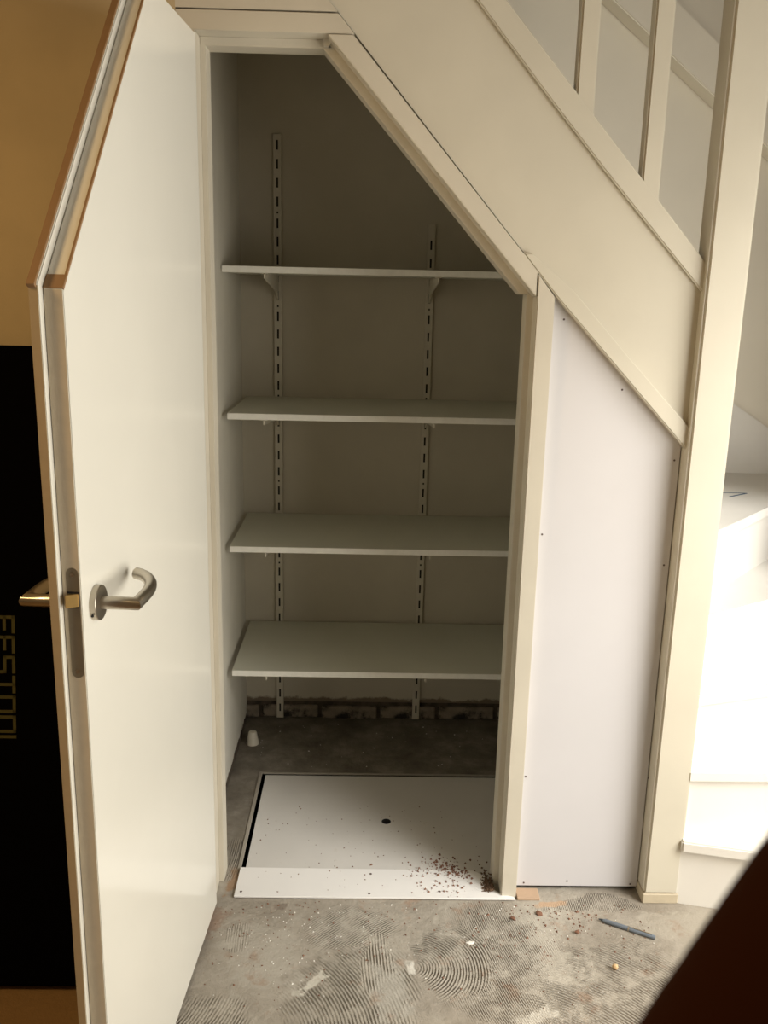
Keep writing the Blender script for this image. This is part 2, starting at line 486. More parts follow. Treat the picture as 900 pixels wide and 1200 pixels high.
bm = new_bm(); box(bm, -2.5, -2.4, -3.6, 0.11, 0, CEIL)
tag(obj('wall_far_left', bm, M['far_wall']), 'brown far left wall of the room outside the frame', 'wall', kind='structure')
bm = new_bm(); box(bm, -2.5, XR + .1, -3.7, -3.6, 0, CEIL)
tag(obj('wall_rear', bm, M['far_wall']), 'brown wall of the room behind the photographer', 'wall', kind='structure')
bm = new_bm()
box(bm, XR, XR + .1, -3.6, WIN_Y0, 0, CEIL); box(bm, XR, XR + .1, WIN_Y1, 1.1, 0, CEIL)
box(bm, XR, XR + .1, WIN_Y0, WIN_Y1, 0, WIN_Z0); box(bm, XR, XR + .1, WIN_Y0, WIN_Y1, WIN_Z1, CEIL)
tag(obj('wall_outer_right', bm, M['far_wall']), 'brown outer right wall beside the stairs with a low window', 'wall', kind='structure')
bm = new_bm()
for (y0, y1, z0, z1) in ((WIN_Y0, WIN_Y0 + .05, WIN_Z0, WIN_Z1), (WIN_Y1 - .05, WIN_Y1, WIN_Z0, WIN_Z1),
                         (WIN_Y0, WIN_Y1, WIN_Z0, WIN_Z0 + .05), (WIN_Y0, WIN_Y1, WIN_Z1 - .05, WIN_Z1)):
    box(bm, XR + .02, XR + .08, y0, y1, z0, z1)
win = obj('window_1', bm, M['cream'])
tag(win, 'low white framed window in the right wall outside the frame', 'window', kind='structure')
bm = new_bm(); box(bm, XR + .045, XR + .052, WIN_Y0 + .04, WIN_Y1 - .04, WIN_Z0 + .04, WIN_Z1 - .04)
obj('pane', bm, M['glass'], win)
bm = new_bm(); box(bm, -2.5, XR + .1, -3.7, 1.1, CEIL, CEIL + .1)
tag(obj('ceiling', bm, M['ceiling']), 'ceiling of the room above the staircase', 'ceiling', kind='structure')
lamp = empty('ceiling_lamp', (-1.5, -1.5, CEIL))
tag(lamp, 'small square ceiling lamp in the room left of the open door', 'lamp')
bm = new_bm(); box(bm, -.22, .22, -.22, .22, -.05, 0.0, 0.005, 1); obj('lamp_base', bm, M['cream'], lamp)

# ================================================================== DOOR FRAME
fr = empty('trim_1', (0, 0, 0))
tag(fr, 'cream painted door frame with a sloping top right side', 'door frame', kind='structure')
bm = new_bm()
box(bm, -0.406, -0.367, 0.0, 0.11, 0.0, 2.0275, 0.0015)
box(bm, -0.368, -0.355, 0.05, 0.11, 0.0, 2.014, 0.0015)
obj('jamb', bm, M['frame'], fr)
bm = new_bm()
prism(bm, [(-0.406, 2.028), (-0.0405, 2.028), (-0.074, 2.066), (-0.406, 2.066)], 0.0, 0.11, bw=0.0012)
prism(bm, [(-0.367, 2.011), (-0.088, 2.011), (-0.10, 2.029), (-0.367, 2.029)], 0.05, 0.11, bw=0.0015)
obj('head', bm, M['frame'], fr)
bm = new_bm()
prism(bm, [(-0.106, 2.0125), (-0.097, 2.0125), (-0.080, 2.0285), (-0.106, 2.0285)], 0.034, 0.049)
prism(bm, [(-0.097, 2.0265), (-0.0435, 2.0265), (0.3645, 1.5665), (0.3645, 1.512)], -0.002, 0.11, bw=0.0015)
prism(bm, [(-0.092, 2.028), (-0.108, 2.0115), (0.337, 1.517), (0.362, 1.517)], 0.05, 0.11, bw=0.0015)
obj('sloping_rail', bm, M['frame'], fr)
bm = new_bm()
prism(bm, [(0.3665, 0.0), (0.4055, 0.0), (0.4055, 1.513), (0.3665, 1.561)], -0.004, 0.11, bw=0.002)
box(bm, 0.353, 0.368, 0.05, 0.11, 0.0, 1.545, 0.0015)
obj('jamb', bm, M['frame'], fr)
bm = new_bm(); box(bm, 0.4075, 0.466, -0.013, 0.028, 0.0, 0.008, 0.001, 1)
tag(obj('trim_2', bm, M['pale_wood']), 'small bare wooden block under the left end of the stair panel', 'wood block', kind='structure')

# ================================================================== OPEN DOOR
# local axes: x runs from the hinges to the free edge, y points out of the inner face, z is up
door = empty('door_1', (-0.357, -0.024, 0.0), (0, 0, math.radians(-93.32)))
tag(door, 'open white lacquered cupboard door with a sawn sloping top corner', 'door', kind='structure')
core = [(0.022, 0.010), (0.785, 0.010), (0.785, 1.513), (0.339, 2.010), (0.022, 2.010)]
bm = new_bm(); prism(bm, core, -0.027, 0.0, bw=0.0012)
obj('door_leaf', bm, M['door'], door)
lip = [(0.004, 0.010), (0.799, 0.010), (0.799, 1.520), (0.345, 2.025), (0.004, 2.025)]
bm = new_bm(); prism(bm, lip, -0.0405, -0.0275, bw=0.0015)
obj('rebate_lip', bm, M['door'], door)
# raw sawn wood along the slope
def along_slope(p0, p1, d0, d1):
    v = Vector((p1[0] - p0[0], p1[1] - p0[1])).normalized(); n = Vector((-v.y, v.x))
    if n.y < 0: n = -n
    a, b = Vector(p0), Vector(p1)
    return [tuple(a + n * d0), tuple(b + n * d0), tuple(b + n * d1), tuple(a + n * d1)]
bm = new_bm()
prism(bm, along_slope((0.803, 1.5155), (0.340, 2.0305), -0.004, 0.0035), -0.041, -0.0295, bw=0.0006, seg=1)
o = obj('sawn_edge', bm, M['wood'], door); o['label'] = 'raw brown wood along the sloping lip'
bm = new_bm()
prism(bm, along_slope((0.7852, 1.5128), (0.339, 2.0100), -0.003, 0.0008), -0.0026, 0.0005)
prism(bm, along_slope((0.7856, 1.5130), (0.770, 1.5300), -0.004, 0.0010), -0.0265, 0.0002)
o = obj('sawn_edge', bm, M['wood'], door); o['label'] = 'raw brown wood along the sloping leaf edge'
bm = new_bm(); prism(bm, [(0.7988, 0.010), (0.7997, 0.010), (0.7997, 1.516), (0.7988, 1.516)], -0.0402, -0.0282)  # tan strip paints in the weaker, warmer light on the lip end
o = obj('edge_light_tone', bm, M['tan'], door); o['label'] = 'edge of the lip, toned tan for its dim warm light'
bm = new_bm(); prism(bm, [(0.7848, 0.010), (0.7852, 0.010), (0.7852, 1.511), (0.7848, 1.511)], -0.0262, -0.0012)  # beige strip darkens the leaf edge as if dimly lit
o = obj('edge_light_tone', bm, M['pale_tan'], door); o['label'] = 'free edge of the leaf, toned beige for its dim light'
# lock plate in the free edge
def rounded_plate(w, z0, z1, n=10):
    r = w / 2
    pts = []
    for i in range(n + 1):
        t = math.pi * i / n; pts.append((r * math.cos(t), z1 - r + r * math.sin(t)))
    for i in range(n + 1):
        t = math.pi + math.pi * i / n; pts.append((r * math.cos(t), z0 + r + r * math.sin(t)))
    return pts
bm = new_bm()
prism(bm, [(p[0] - 0.0115, p[1]) for p in rounded_plate(0.018, 0.962, 1.129)], 0.784, 0.7858, 'x')
plate = obj('lock_plate', bm, M['dull_steel'], door)
for z in (0.972, 1.119):
    bm = new_bm()
    lathe(bm, [(0.0032, 0), (0.0032, 0.0006), (0.0012, 0.0007), (0.0010, 0.0002)], 12, Matrix.Translation((0.7857, -0.0115, z)) @ Matrix.Rotation(math.pi / 2, 4, 'Y'))
    obj('screw', bm, M['steel'], plate)
bm = new_bm()
prism(bm, [(0.785, -0.0195), (0.797, -0.0195), (0.7875, -0.0035), (0.785, -0.0035)], 1.072, 1.091, 'z', bw=0.0008)
obj('latch_bolt', bm, M['brass'], plate)
bm = new_bm(); box(bm, 0.7850, 0.7862, -0.0200, -0.003, 1.069, 1.094)
obj('latch_slot', bm, M['dark'], plate)

def lever(side, y_face):
    """A U-shaped return lever on a round rose; side +1 for the inner face, -1 for the outer."""
    h = empty('door_handle'); h.parent = door
    s0, z0 = 0.733, 1.060
    F = Matrix.Translation((s0, y_face, z0)) @ Matrix.Rotation(-side * math.pi / 2, 4, 'X')
    bm = new_bm()
    lathe(bm, [(0.0, 0.0), (0.0265, 0.0), (0.0265, 0.0085), (0.0255, 0.0098), (0.012, 0.0102), (0.0, 0.0102)][1:-1], 36, F)
    obj('rose', bm, M['steel'], h, True)
    bm = new_bm()
    path = [(s0, y_face + side * 0.008, z0), (s0, y_face + side * 0.030, z0), (s0, y_face + side * 0.0615, z0)]
    # grip that curls round and returns towards the door
    ctrl = [(q, y_face + side * d, z0) for q, d in ((0.715, 0.0622), (0.697, 0.0625), (0.680, 0.0622), (0.664, 0.0608), (0.649, 0.0580), (0.635, 0.0538),
            (0.622, 0.0480), (0.611, 0.0415), (0.602, 0.0345), (0.595, 0.0270), (0.590, 0.0195), (0.5885, 0.0165))]
    tube(bm, path + ctrl, 0.0098, 18)
    obj('lever', bm, M['steel'], h, True, 0.9)
    bm = new_bm()
    lathe(bm, [(0.0022, 0), (0.0022, 0.0012), (0.0012, 0.0014)], 10,
          Matrix.Translation((s0 + 0.0255, y_face + side * 0.0045, z0 - 0.012)) @ Matrix.Rotation(math.pi / 2, 4, 'Y'))
    obj('grub_screw', bm, M['dark'], h)
    return h
lever(1, 0.0)['label'] = 'steel lever on the inner face'
lever(-1, -0.0405)['label'] = 'steel lever on the outer face'

# ================================================================== BAG BEHIND THE DOOR
bag = empty('tool_bag', (-0.77, -0.345, 0.0), (math.radians(-9.0), 0, 0))
tag(bag, 'tall black fabric tool bag leaning on the ochre wall behind the door', 'bag')
bm = new_bm(); box(bm, -0.23, 0.23, 0.0, 0.085, 0.012, 1.41, 0.012, 3)
obj('bag_body', bm, M['black'], bag, True)
STROKES = {  # square lettering on a 2 x 2 grid: polylines, x right, y up
    'F': [[(0, 0), (0, 2), (2, 2)], [(0, 1), (1.6, 1)]],
    'E': [[(2, 0), (0, 0), (0, 2), (2, 2)], [(0, 1), (1.6, 1)]],
    'S': [[(0, 0), (2, 0), (2, 1), (0, 1), (0, 2), (2, 2)]],
    'T': [[(0, 2), (2, 2)], [(1, 0), (1, 2)]],
    'O': [[(0, 0), (2, 0), (2, 2), (0, 2), (0, 0)]],
    'L': [[(0, 2), (0, 0), (2, 0)]],
}
def stroke_word(bm, word, w, hgt, pitch, sw, place):
    for k, ch in enumerate(word):
        for line in STROKES[ch]:
            for (ax, ay), (bx, by) in zip(line, line[1:]):
                x0, x1 = sorted((ax, bx)); y0, y1 = sorted((ay, by))
                qx0, qx1 = k * pitch + x0 / 2 * (w - sw), k * pitch + x1 / 2 * (w - sw) + sw
                qy0, qy1 = y0 / 2 * (hgt - sw), y1 / 2 * (hgt - sw) + sw
                place(bm, qx0, qx1, qy0, qy1)
bm = new_bm()
# the word runs down the bag: its letters' tops point to the right
stroke_word(bm, 'FESTOOL', 0.038, 0.044, 0.0433, 0.0066,
            lambda b, x0, x1, y0, y1: box(b, -0.014 + y0, -0.014 + y1, -0.0012, 0.001, 0.843 - x1, 0.843 - x0))
o = obj('lettering', bm, M['letter'], bag); o['label'] = 'dim olive square letters running down the bag'

# ================================================================== STAIRCASE
st = empty('staircase', (0.775, 0.0, 0.0))
tag(st, 'cream painted winder staircase rising to the left above the cupboard', 'staircase')
SO = Vector((-0.775, 0, 0))
def spart(name, bm, mat, smooth=False):
    o = obj(name, bm, mat, st, smooth)
    o.location = SO
    return o
low = [(-0.52, 2.578), (-0.094, 2.0925), (0.367, 1.5680), (0.4065, 1.5175), (0.736, 1.174)]
top_at = lambda x: 1.600 + (0.726 - x) * 1.092
bm = new_bm()
xt = 0.726 - (2.6 - 1.6) / 1.092
prism(bm, low + [(0.736, top_at(0.736)), (xt, 2.6), (-0.52, 2.6)], 0.012, 0.0285)
spart('stringer', bm, M['cream'])
bm = new_bm()
l0 = lambda x: 1.536 + (0.726 - x) * 1.095 - (0.012 * math.sin(max(0, min(1, (0.726 - x) / 0.6)) * math.pi))
xs = [0.736, 0.62, 0.5, 0.38, 0.26, 0.14, 0.0, -0.15, -0.245]
prism(bm, [(x, l0(x)) for x in xs] + [(xt, 2.6), (0.736, top_at(0.736))], 0.0, 0.014, bw=0.003, seg=3)
spart('upper_rail', bm, M['cream'])
bm = new_bm()
prism(bm, [(0.736, 1.174), (0.4065, 1.5175), (0.330, 1.6055), (0.352, 1.605), (0.45, 1.527), (0.58, 1.389), (0.736, 1.229)], 0.0, 0.014, bw=0.003, seg=3)
spart('lower_rail', bm, M['cream'])
bm = new_bm(); box(bm, 0.730, 0.820, -0.020, 0.055, 0.028, 2.6, 0.006, 3)
newel = spart('newel_post', bm, M['cream'])
bm = new_bm(); box(bm, 0.729, 0.8205, -0.0205, 0.055, 0.0, 0.028, 0.002, 1)
o = spart('bare_post_foot', bm, M['tape'])
for x in (0.424, 0.577):
    bm = new_bm()
    box(bm, x, x + 0.040, 0.004, 0.042, top_at(x + 0.04) - 0.03, 2.6, 0.004, 2)
    spart('baluster', bm, M['cream'])
RISE = 0.188
PIV = [(0.815, -0.015, -13), (0.815, 0.0, 0.5), (0.815, 0.03, 17), (0.815, 0.07, 32), (0.815, 0.12, 48.6), (0.80, 0.14, 68), (0.79, 0.14, 92)]
def hit(k, back=0.0):
    """End of riser k on the outer wall (x = (XR - 0.015)) or the back wall (y = 0.985)."""
    x, y, a = PIV[k]; c, s = math.cos(math.radians(a)), math.sin(math.radians(a))
    x -= s * back; y += c * back
    ts = []
    if c > 1e-6: ts.append(((XR - 0.015) - x) / c)
    if s > 1e-6: ts.append((0.985 - y) / s)
    t = min(ts)
    return (x, y), (x + c * t, y + s * t)
for k in range(6):
    z = RISE * (k + 1)
    (a0, a1), (b0, b1) = hit(k, -0.018), hit(k + 1, 0.012)
    poly = [a0, a1]
    if a1[0] > XR - 0.03 and b1[1] > 0.97 and b1[0] < XR - 0.03: poly.append(((XR - 0.015), 0.985))
    poly += [b1, b0]
    bm = new_bm(); prism(bm, poly, z - 0.030, z, 'z', bw=0.004, seg=2)
    spart('tread', bm, M['step'])
    (a0, a1), (c0, c1) = hit(k, 0.0), hit(k, 0.012)
    bm = new_bm(); prism(bm, [a0, a1, c1, c0], 0.0 if k == 0 else z - RISE - 0.004, z - 0.030, 'z')
    spart('riser', bm, M['step'])
bm = new_bm()
prism(bm, [(0.80, 1.445), (1.232, 1.172), (1.36, 1.091), (XR - 0.02, 0.78), (XR - 0.02, 0.70), (0.80, 0.90)], 0.982, 1.0)
spart('wall_stringer', bm, M['step'])
bm = new_bm()
prism(bm, [(0.405, 2.60), (XR - 0.02, 1.67), (XR - 0.02, 1.80), (0.61, 2.60)], 0.915, 0.998, bw=0.004)
spart('wall_rail', bm, M['stairwell'])
# a scrap of pencil line on the fifth tread
bm = new_bm()
for (p, q) in (((1.075, 0.66), (1.165, 0.655)), ((1.165, 0.655), (1.09, 0.60))):
    a, b = Vector((*p, 0.9405)), Vector((*q, 0.9405))
    n = Vector((-(b - a).y, (b - a).x, 0)).normalized() * 0.004
    bm.faces.new([bm.verts.new(v) for v in (a - n, b - n, b + n, a + n)])
o = spart('pencil_mark', bm, M['ink']); o['label'] = 'blue-grey mark drawn on the tread'

# panel closing the triangle below the stairs
pn = empty('stair_panel', (0.57, 0.03, 0.0))
tag(pn, 'white primed board screwed under the stairs beside the newel post', 'panel')
bm = new_bm()
prism(bm, [(-0.168, 0.013), (0.158, 0.013), (0.158, 1.196), (-0.168, 1.538)], 0.0, 0.010, bw=0.001, seg=1)
obj('board', bm, M['panel'], pn)
bm = new_bm(); lathe(bm, [(0.0024, 0.0), (0.0024, 0.0008), (0.0012, 0.0010)], 10, Matrix.Rotation(math.pi / 2, 4, 'X'))
scr0 = obj('screw', bm, M['screw'], pn)
spots = [(0.429, 1.465), (0.571, 1.311), (0.397, 1.196), (0.705, 1.150), (0.412, 0.966), (0.705, 0.895), (0.411, 0.33), (0.72, 0.33), (0.424, 0.022), (0.536, 0.028), (0.700, 0.021)]
for i, (x, z) in enumerate(spots):
    s = scr0 if i == 0 else scr0.copy()
    if i: COL.objects.link(s); s.parent = pn
    s.location = (x * 1.0147 - 0.57, 0.0, z)
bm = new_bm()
box(bm, 0.400, 0.730, 0.046, 0.056, 0.0, 1.15)  # near-black sheet behind the panel, so the gap below reads dark
tag(obj('trim_3', bm, M['dark']), 'dark sheet behind the stair panel, seen through the gap under it', 'batten', kind='structure')

# ================================================================== SHELVING
WALL_Y = 1.0
def upright(x, z1, label):
    u = empty('shelf_upright', (x, WALL_Y, 0.0))
    tag(u, label, 'shelf rail', 'slotted wall rails')
    bm = new_bm()
    box(bm, -0.0125, -0.0105, -0.011, 0.0, 0.004, z1); box(bm, 0.0105, 0.0125, -0.011, 0.0, 0.004, z1)
    box(bm, -0.0125, 0.0125, -0.0125, -0.0105, 0.004, z1, 0.0006, 1)
    obj('channel', bm, M['upright'], u)
    bm = new_bm()
    z = 0.03; k = 0
    while z < z1 - 0.03:
        if k % 6 == 5: box(bm, -0.0026, 0.0026, -0.0131, -0.0120, z + .008, z + 0.014)
        else: box(bm, -0.0029, 0.0029, -0.0131, -0.0120, z, z + 0.029)
        z += 0.030 if k % 6 == 5 else (0.036 if k % 6 == 4 else 0.056); k += 1
    o = obj('slots', bm, M['dark'], u); o['kind'] = 'stuff'
    return u
UX = (-0.298, 0.194)
upright(UX[0], 1.985, 'taller slotted white shelf rail on the back wall, at the left')
upright(UX[1], 1.728, 'shorter slotted white shelf rail on the back wall, at the right')
SH = [(0.358, 0.555, -0.402, 'lowest white shelf, just above the bare floor'), (0.751, 0.565, -0.404, 'second white shelf from the bottom'),
      (1.150, 0.555, -0.402, 'third white shelf from the bottom, below the top one'), (1.559, 0.60, -0.4175, 'topmost white shelf, cut short by the sloping frame')]
WHERE = ('lowest', 'second lowest', 'second highest', 'topmost')
for i, (z, y0, x0, lab) in enumerate(SH):
    bm = new_bm(); box(bm, x0, 0.715 if i < 3 else 0.47, y0, 0.986, z, z + 0.018, 0.0010, 1)
    o = obj('shelf', bm, M['shelf'])
    tag(o, lab, 'shelf', 'white shelves in the cupboard')
    bm = new_bm(); box(bm, x0 + .0005, 0.7145 if i < 3 else 0.4695, y0 - 0.0008, y0 + 0.0002, z + 0.0004, z + 0.0176)  # whiter strip paints in the extra light on the shelf front
    e = obj('edge_light_tone', bm, M['edge'], o); e['label'] = 'front edge whitened as if catching more light'
    for j, x in enumerate(UX):
        b = empty('shelf_bracket', (x, WALL_Y - 0.012, z))
        tag(b, 'white steel bracket under the %s shelf on the %s rail' % (WHERE[i], ('taller', 'shorter')[j]), 'bracket', 'steel shelf brackets')
        reach = (0.986 - y0) - 0.004
        bm = new_bm()
        prism(bm, [(0.0, -0.0005), (-reach, -0.0005), (-reach, -0.015), (-reach + 0.03, -0.018), (-0.06, -0.052), (-0.012, -0.075), (0.0, -0.078)], -0.0022, 0.0022, 'x', bw=0.0006, seg=1)
        obj('bracket_arm', bm, M['upright'], b)
        bm = new_bm(); box(bm, -0.009, 0.009, -reach, -0.02, -0.0028, -0.0004)
        obj('bracket_flange', bm, M['upright'], b)

# ================================================================== FLOOR HATCH
ht = empty('floor_hatch', (0.10, 0.345, 0.0))
tag(ht, 'white board hatch with a finger hole in the cupboard floor', 'hatch')
bm = new_bm()
hx0, hx1, hy0, hy1 = -0.306 - 0.10, 0.512 - 0.10, 0.068 - 0.345, 0.589 - 0.345
ring_c = (0.076 - 0.10, 0.335 - 0.345); rr = 0.0135
n = 48
outer = []
for q in range(n):
    t = 2 * math.pi * q / n
    dx, dy = math.cos(t), math.sin(t)
    ts = []
    if dx > 1e-9: ts.append((hx1 - ring_c[0]) / dx)
    if dx < -1e-9: ts.append((hx0 - ring_c[0]) / dx)
    if dy > 1e-9: ts.append((hy1 - ring_c[1]) / dy)
    if dy < -1e-9: ts.append((hy0 - ring_c[1]) / dy)
    tt = min(ts)
    outer.append([ring_c[0] + dx * tt, ring_c[1] + dy * tt])
for cx in (hx0, hx1):
    for cy in (hy0, hy1):
        q = min(range(n), key=lambda i: (outer[i][0] - cx) ** 2 + (outer[i][1] - cy) ** 2)
        outer[q] = [cx, cy]
for zz0, zz1 in ((-0.016, 0.002),):
    it = [bm.verts.new((ring_c[0] + rr * math.cos(2 * math.pi * q / n), ring_c[1] + rr * math.sin(2 * math.pi * q / n), zz1)) for q in range(n)]
    ib = [bm.verts.new((v.co.x, v.co.y, zz0)) for v in it]
    ot = [bm.verts.new((p[0], p[1], zz1)) for p in outer]
    ob = [bm.verts.new((p[0], p[1], zz0)) for p in outer]
    for q in range(n):
        r = (q + 1) % n
        bm.faces.new((it[q], ot[q], ot[r], it[r])); bm.faces.new((ib[r], ob[r], ob[q], ib[q]))
        bm.faces.new((it[r], ib[r], ib[q], it[q])); bm.faces.new((ot[q], ob[q], ob[r], ot[r]))
obj('hatch_board', bm, M['hatch'], ht)
bm = new_bm()
t_pts = [(math.cos(2 * math.pi * q / n), math.sin(2 * math.pi * q / n)) for q in range(n)]
a = [bm.verts.new((ring_c[0] + rr * x, ring_c[1] + rr * y, 0.0024)) for x, y in t_pts]
b = [bm.verts.new((ring_c[0] + (rr - .0014) * x, ring_c[1] + (rr - .0014) * y, -0.016)) for x, y in t_pts]
for q in range(n):
    r = (q + 1) % n
    bm.faces.new((a[q], a[r], b[r], b[q]))
o = obj('finger_hole_lining', bm, M['dark'], ht); o['label'] = 'dark round finger hole'

sill = empty('threshold_board', (0.0, 0.04, 0.0))
tag(sill, 'white board strip laid across the doorway in front of the hatch', 'threshold')
bm = new_bm()
pts = [(-0.320, -0.055), (0.402, -0.056), (0.399, -0.047), (0.372, -0.040), (0.353, -0.020), (0.346, 0.010), (0.338, 0.030), (0.322, 0.048), (0.303, 0.060), (-0.319, 0.064)]
prism(bm, pts, 0.0025, 0.0075, 'z', bw=0.0006, seg=1)
obj('strip', bm, M['board'], sill)
bm = new_bm(); lathe(bm, [(0.0034, 0.0), (0.0034, 0.0007), (0.0012, 0.0008)], 10)
s0 = obj('screw', bm, M['screw'], sill)
for i, (x, y) in enumerate([(-0.304, -0.038), (0.026, -0.041), (0.030, 0.040), (0.208, -0.030)]):
    s = s0 if i == 0 else s0.copy()
    if i: COL.objects.link(s); s.parent = sill
    s.location = (x, y, 0.0074)

# ================================================================== SMALL THINGS
cone = empty('plastic_cap', (-0.374, 0.80, 0.0))
tag(cone, 'small white conical plastic cap in the back left corner of the cupboard floor', 'cap')
bm = new_bm(); lathe(bm, [(0.021, 0.0), (0.0205, 0.006), (0.0145, 0.040), (0.012, 0.044), (0.006, 0.046)], 24)
obj('cap_body', bm, M['cap'], cone, True)
bm = new_bm(); lathe(bm, [(0.0215, 0.0), (0.0215, 0.004), (0.0205, 0.0045)], 24); obj('cap_rim', bm, M['cap'], cone, True)

ang = math.atan2(-0.154 + 0.088, 0.723 - 0.601)
pen = empty('pen', (0.662, -0.121, 0.0055), (0, 0, ang))
tag(pen, 'blue-grey pen lying on the cement floor in front of the newel post', 'pen')
bm = new_bm(); lathe(bm, [(0.0035, -0.060), (0.0052, -0.054), (0.0055, 0.0), (0.0055, 0.062), (0.0045, 0.068)], 12, Matrix.Rotation(math.pi / 2, 4, 'Y'))
obj('barrel', bm, M['pen'], pen, True)
bm = new_bm(); lathe(bm, [(0.0008, -0.071), (0.0034, -0.060), (0.0035, -0.059)], 12, Matrix.Rotation(math.pi / 2, 4, 'Y')); obj('tip', bm, M['pen_tip'], pen, True)
bm = new_bm(); box(bm, 0.012, 0.060, -0.0012, 0.0012, 0.0055, 0.0070, 0.0004, 1); obj('clip', bm, M['steel'], pen)
bm = new_bm(); lathe(bm, [(0.0058, 0.002), (0.0058, 0.006)], 12, Matrix.Rotation(math.pi / 2, 4, 'Y')); obj('ring', bm, M['steel'], pen)

def lump(bm, x, y, z, r, rng, flat=0.7):
    t = bmesh.new()
    bmesh.ops.create_icosphere(t, subdivisions=1, radius=r)
    for v in t.verts:
        v.co *= 0.65 + 0.7 * rng.random(); v.co.z *= flat
    bmesh.ops.rotate(t, verts=t.verts, cent=(0, 0, 0), matrix=Matrix.Rotation(rng.random() * 6.28, 3, 'Z'))
    zmin = min(v.co.z for v in t.verts)
    bmesh.ops.translate(t, verts=t.verts, vec=(x, y, z - zmin))
    join(bm, t)

def shard(bm, x, y, z, r, rng):
    a = rng.random() * 6.28
    vs = [bm.verts.new((x + r * k * math.cos(a + t), y + r * k * math.sin(a + t), z + h)) for (t, k, h) in
          ((0, 1, 0), (2.1, 0.5 + rng.random() * .6, 0), (4.2, 0.5 + rng.random() * .6, 0), (1.0, 0.25, r * 0.9))]
    for f in ((0, 2, 1), (0, 1, 3), (1, 2, 3), (2, 0, 3)):
        bm.faces.new([vs[i] for i in f])

rng = random.Random(11)
bm = new_bm()
def zof(x, y): return 0.0076 if (y < 0.10 and y > -0.014 and -0.318 < x < 0.30) else (0.0021 if (0.105 < y < 0.58 and -0.30 < x < 0.5) else 0.0)
for i in range(150):
    x = rng.gauss(0.215, 0.045); y = rng.gauss(0.085, 0.055)
    if x < 0.34 and y > -0.012: shard(bm, x, y, zof(x, y), rng.choice((0.002, 0.0026, 0.0034, 0.005)), rng)
for i in range(150):
    t = rng.random()
    x = 0.20 + 0.13 * t + rng.gauss(0, 0.014); y = 0.135 - 0.085 * t + rng.gauss(0, 0.016)
    if x < 0.345: shard(bm, x, y, zof(x, y), rng.choice((0.002, 0.003, 0.0055)), rng)
for i in range(120):
    x = rng.uniform(-0.30, 0.33); y = rng.uniform(-0.01, 0.42)
    shard(bm, x, y, zof(x, y), rng.choice((0.0014, 0.002, 0.003)), rng)
o = obj('brick_crumbs', bm, M['crumb'])
tag(o, 'reddish brown brick crumbs sprinkled over the white hatch and threshold', 'debris', kind='stuff')
bm = new_bm()
for i in range(300):
    x = 0.35 - abs(rng.gauss(0.0, 0.022)); y = abs(rng.gauss(0.0, 0.038)) + 0.010
    if x < 0.351: shard(bm, x, y, 0.004 + rng.random() * 0.012 * max(0, 1 - abs(x - 0.345) / 0.03), 0.0045, rng)
o = obj('dirt_heap', bm, M['dust'])
tag(o, 'small heap of brown dirt against the foot of the right door jamb', 'debris', kind='stuff')
bm = new_bm()
for i in range(420):
    x = rng.uniform(-0.36, 0.72); y = -0.02 - abs(rng.gauss(0, 0.19))
    if -0.375 + y * 0.06 > x - 0.03: continue
    shard(bm, x, y, 0.0, rng.choice((0.0012, 0.0018, 0.0026, 0.0036)), rng)
for i in range(60):
    shard(bm, rng.gauss(0.50, 0.08), -0.05 - abs(rng.gauss(0, 0.05)), 0.0, rng.choice((0.002, 0.003, 0.005)), rng)
o = obj('floor_crumbs', bm, M['crumb'])
tag(o, 'brown crumbs scattered over the cement floor before the doorway', 'debris', kind='stuff')
bm = new_bm()
for i in range(160):
    x = rng.uniform(-0.34, 0.75); y = -0.03 - abs(rng.gauss(0, 0.2))
    if -0.36 + y * 0.06 > x - 0.03: continue
    shard(bm, x, y, 0.0, rng.choice((0.0012, 0.0018, 0.0026)), rng)
for i in range(40):
    shard(bm, rng.uniform(-0.36, 0.45), rng.uniform(0.63, 0.95), 0.0, rng.choice((0.0016, 0.0024, 0.0034)), rng)
for i in range(60):
    shard(bm, rng.gauss(-0.17, 0.06), -0.06 - abs(rng.gauss(0, 0.12)), 0.0, rng.choice((0.0014, 0.002, 0.003)), rng)
o = obj('plaster_flakes', bm, M['flake'])
tag(o, 'tiny white plaster flakes scattered over the cement floor in and before the cupboard', 'debris', kind='stuff')

bm = new_bm(); lump(bm, 0, 0, 0, 0.0075, rng, 0.9)
o = obj('pebble', bm, M['pebble'], None, True, 1.5); o.location = (0.597, -0.258, 0)
tag(o, 'round ochre pebble on the combed cement below the pen', 'pebble')
bm = new_bm(); prism(bm, [(-.011, -.002), (-.003, -.006), (.006, -.005), (.012, .002), (.002, .0045), (-.005, .002)], 0.0, 0.004, 'z', bw=0.001, seg=1)
o = obj('plaster_chip', bm, M['flake']); o.location = (0.268, -0.172, 0)
tag(o, 'white plaster chip on the ringed adhesive in front of the threshold', 'chip')
for i, (x, y, r, lab) in enumerate([(0.455, -0.065, 0.008, 'largest brown brick chip in front of the stair panel'),
                                    (0.385, -0.085, 0.006, 'brown brick chip between the threshold and the pen'),
                                    (0.535, -0.135, 0.0065, 'reddish brick chip just left of the pen')]):
    bm = new_bm(); lump(bm, 0, 0, 0, r, rng, 0.6)
    o = obj('brick_chip', bm, M['crumb']); o.location = (x, y, 0)
    tag(o, lab, 'chip', 'loose brick chips on the cement')

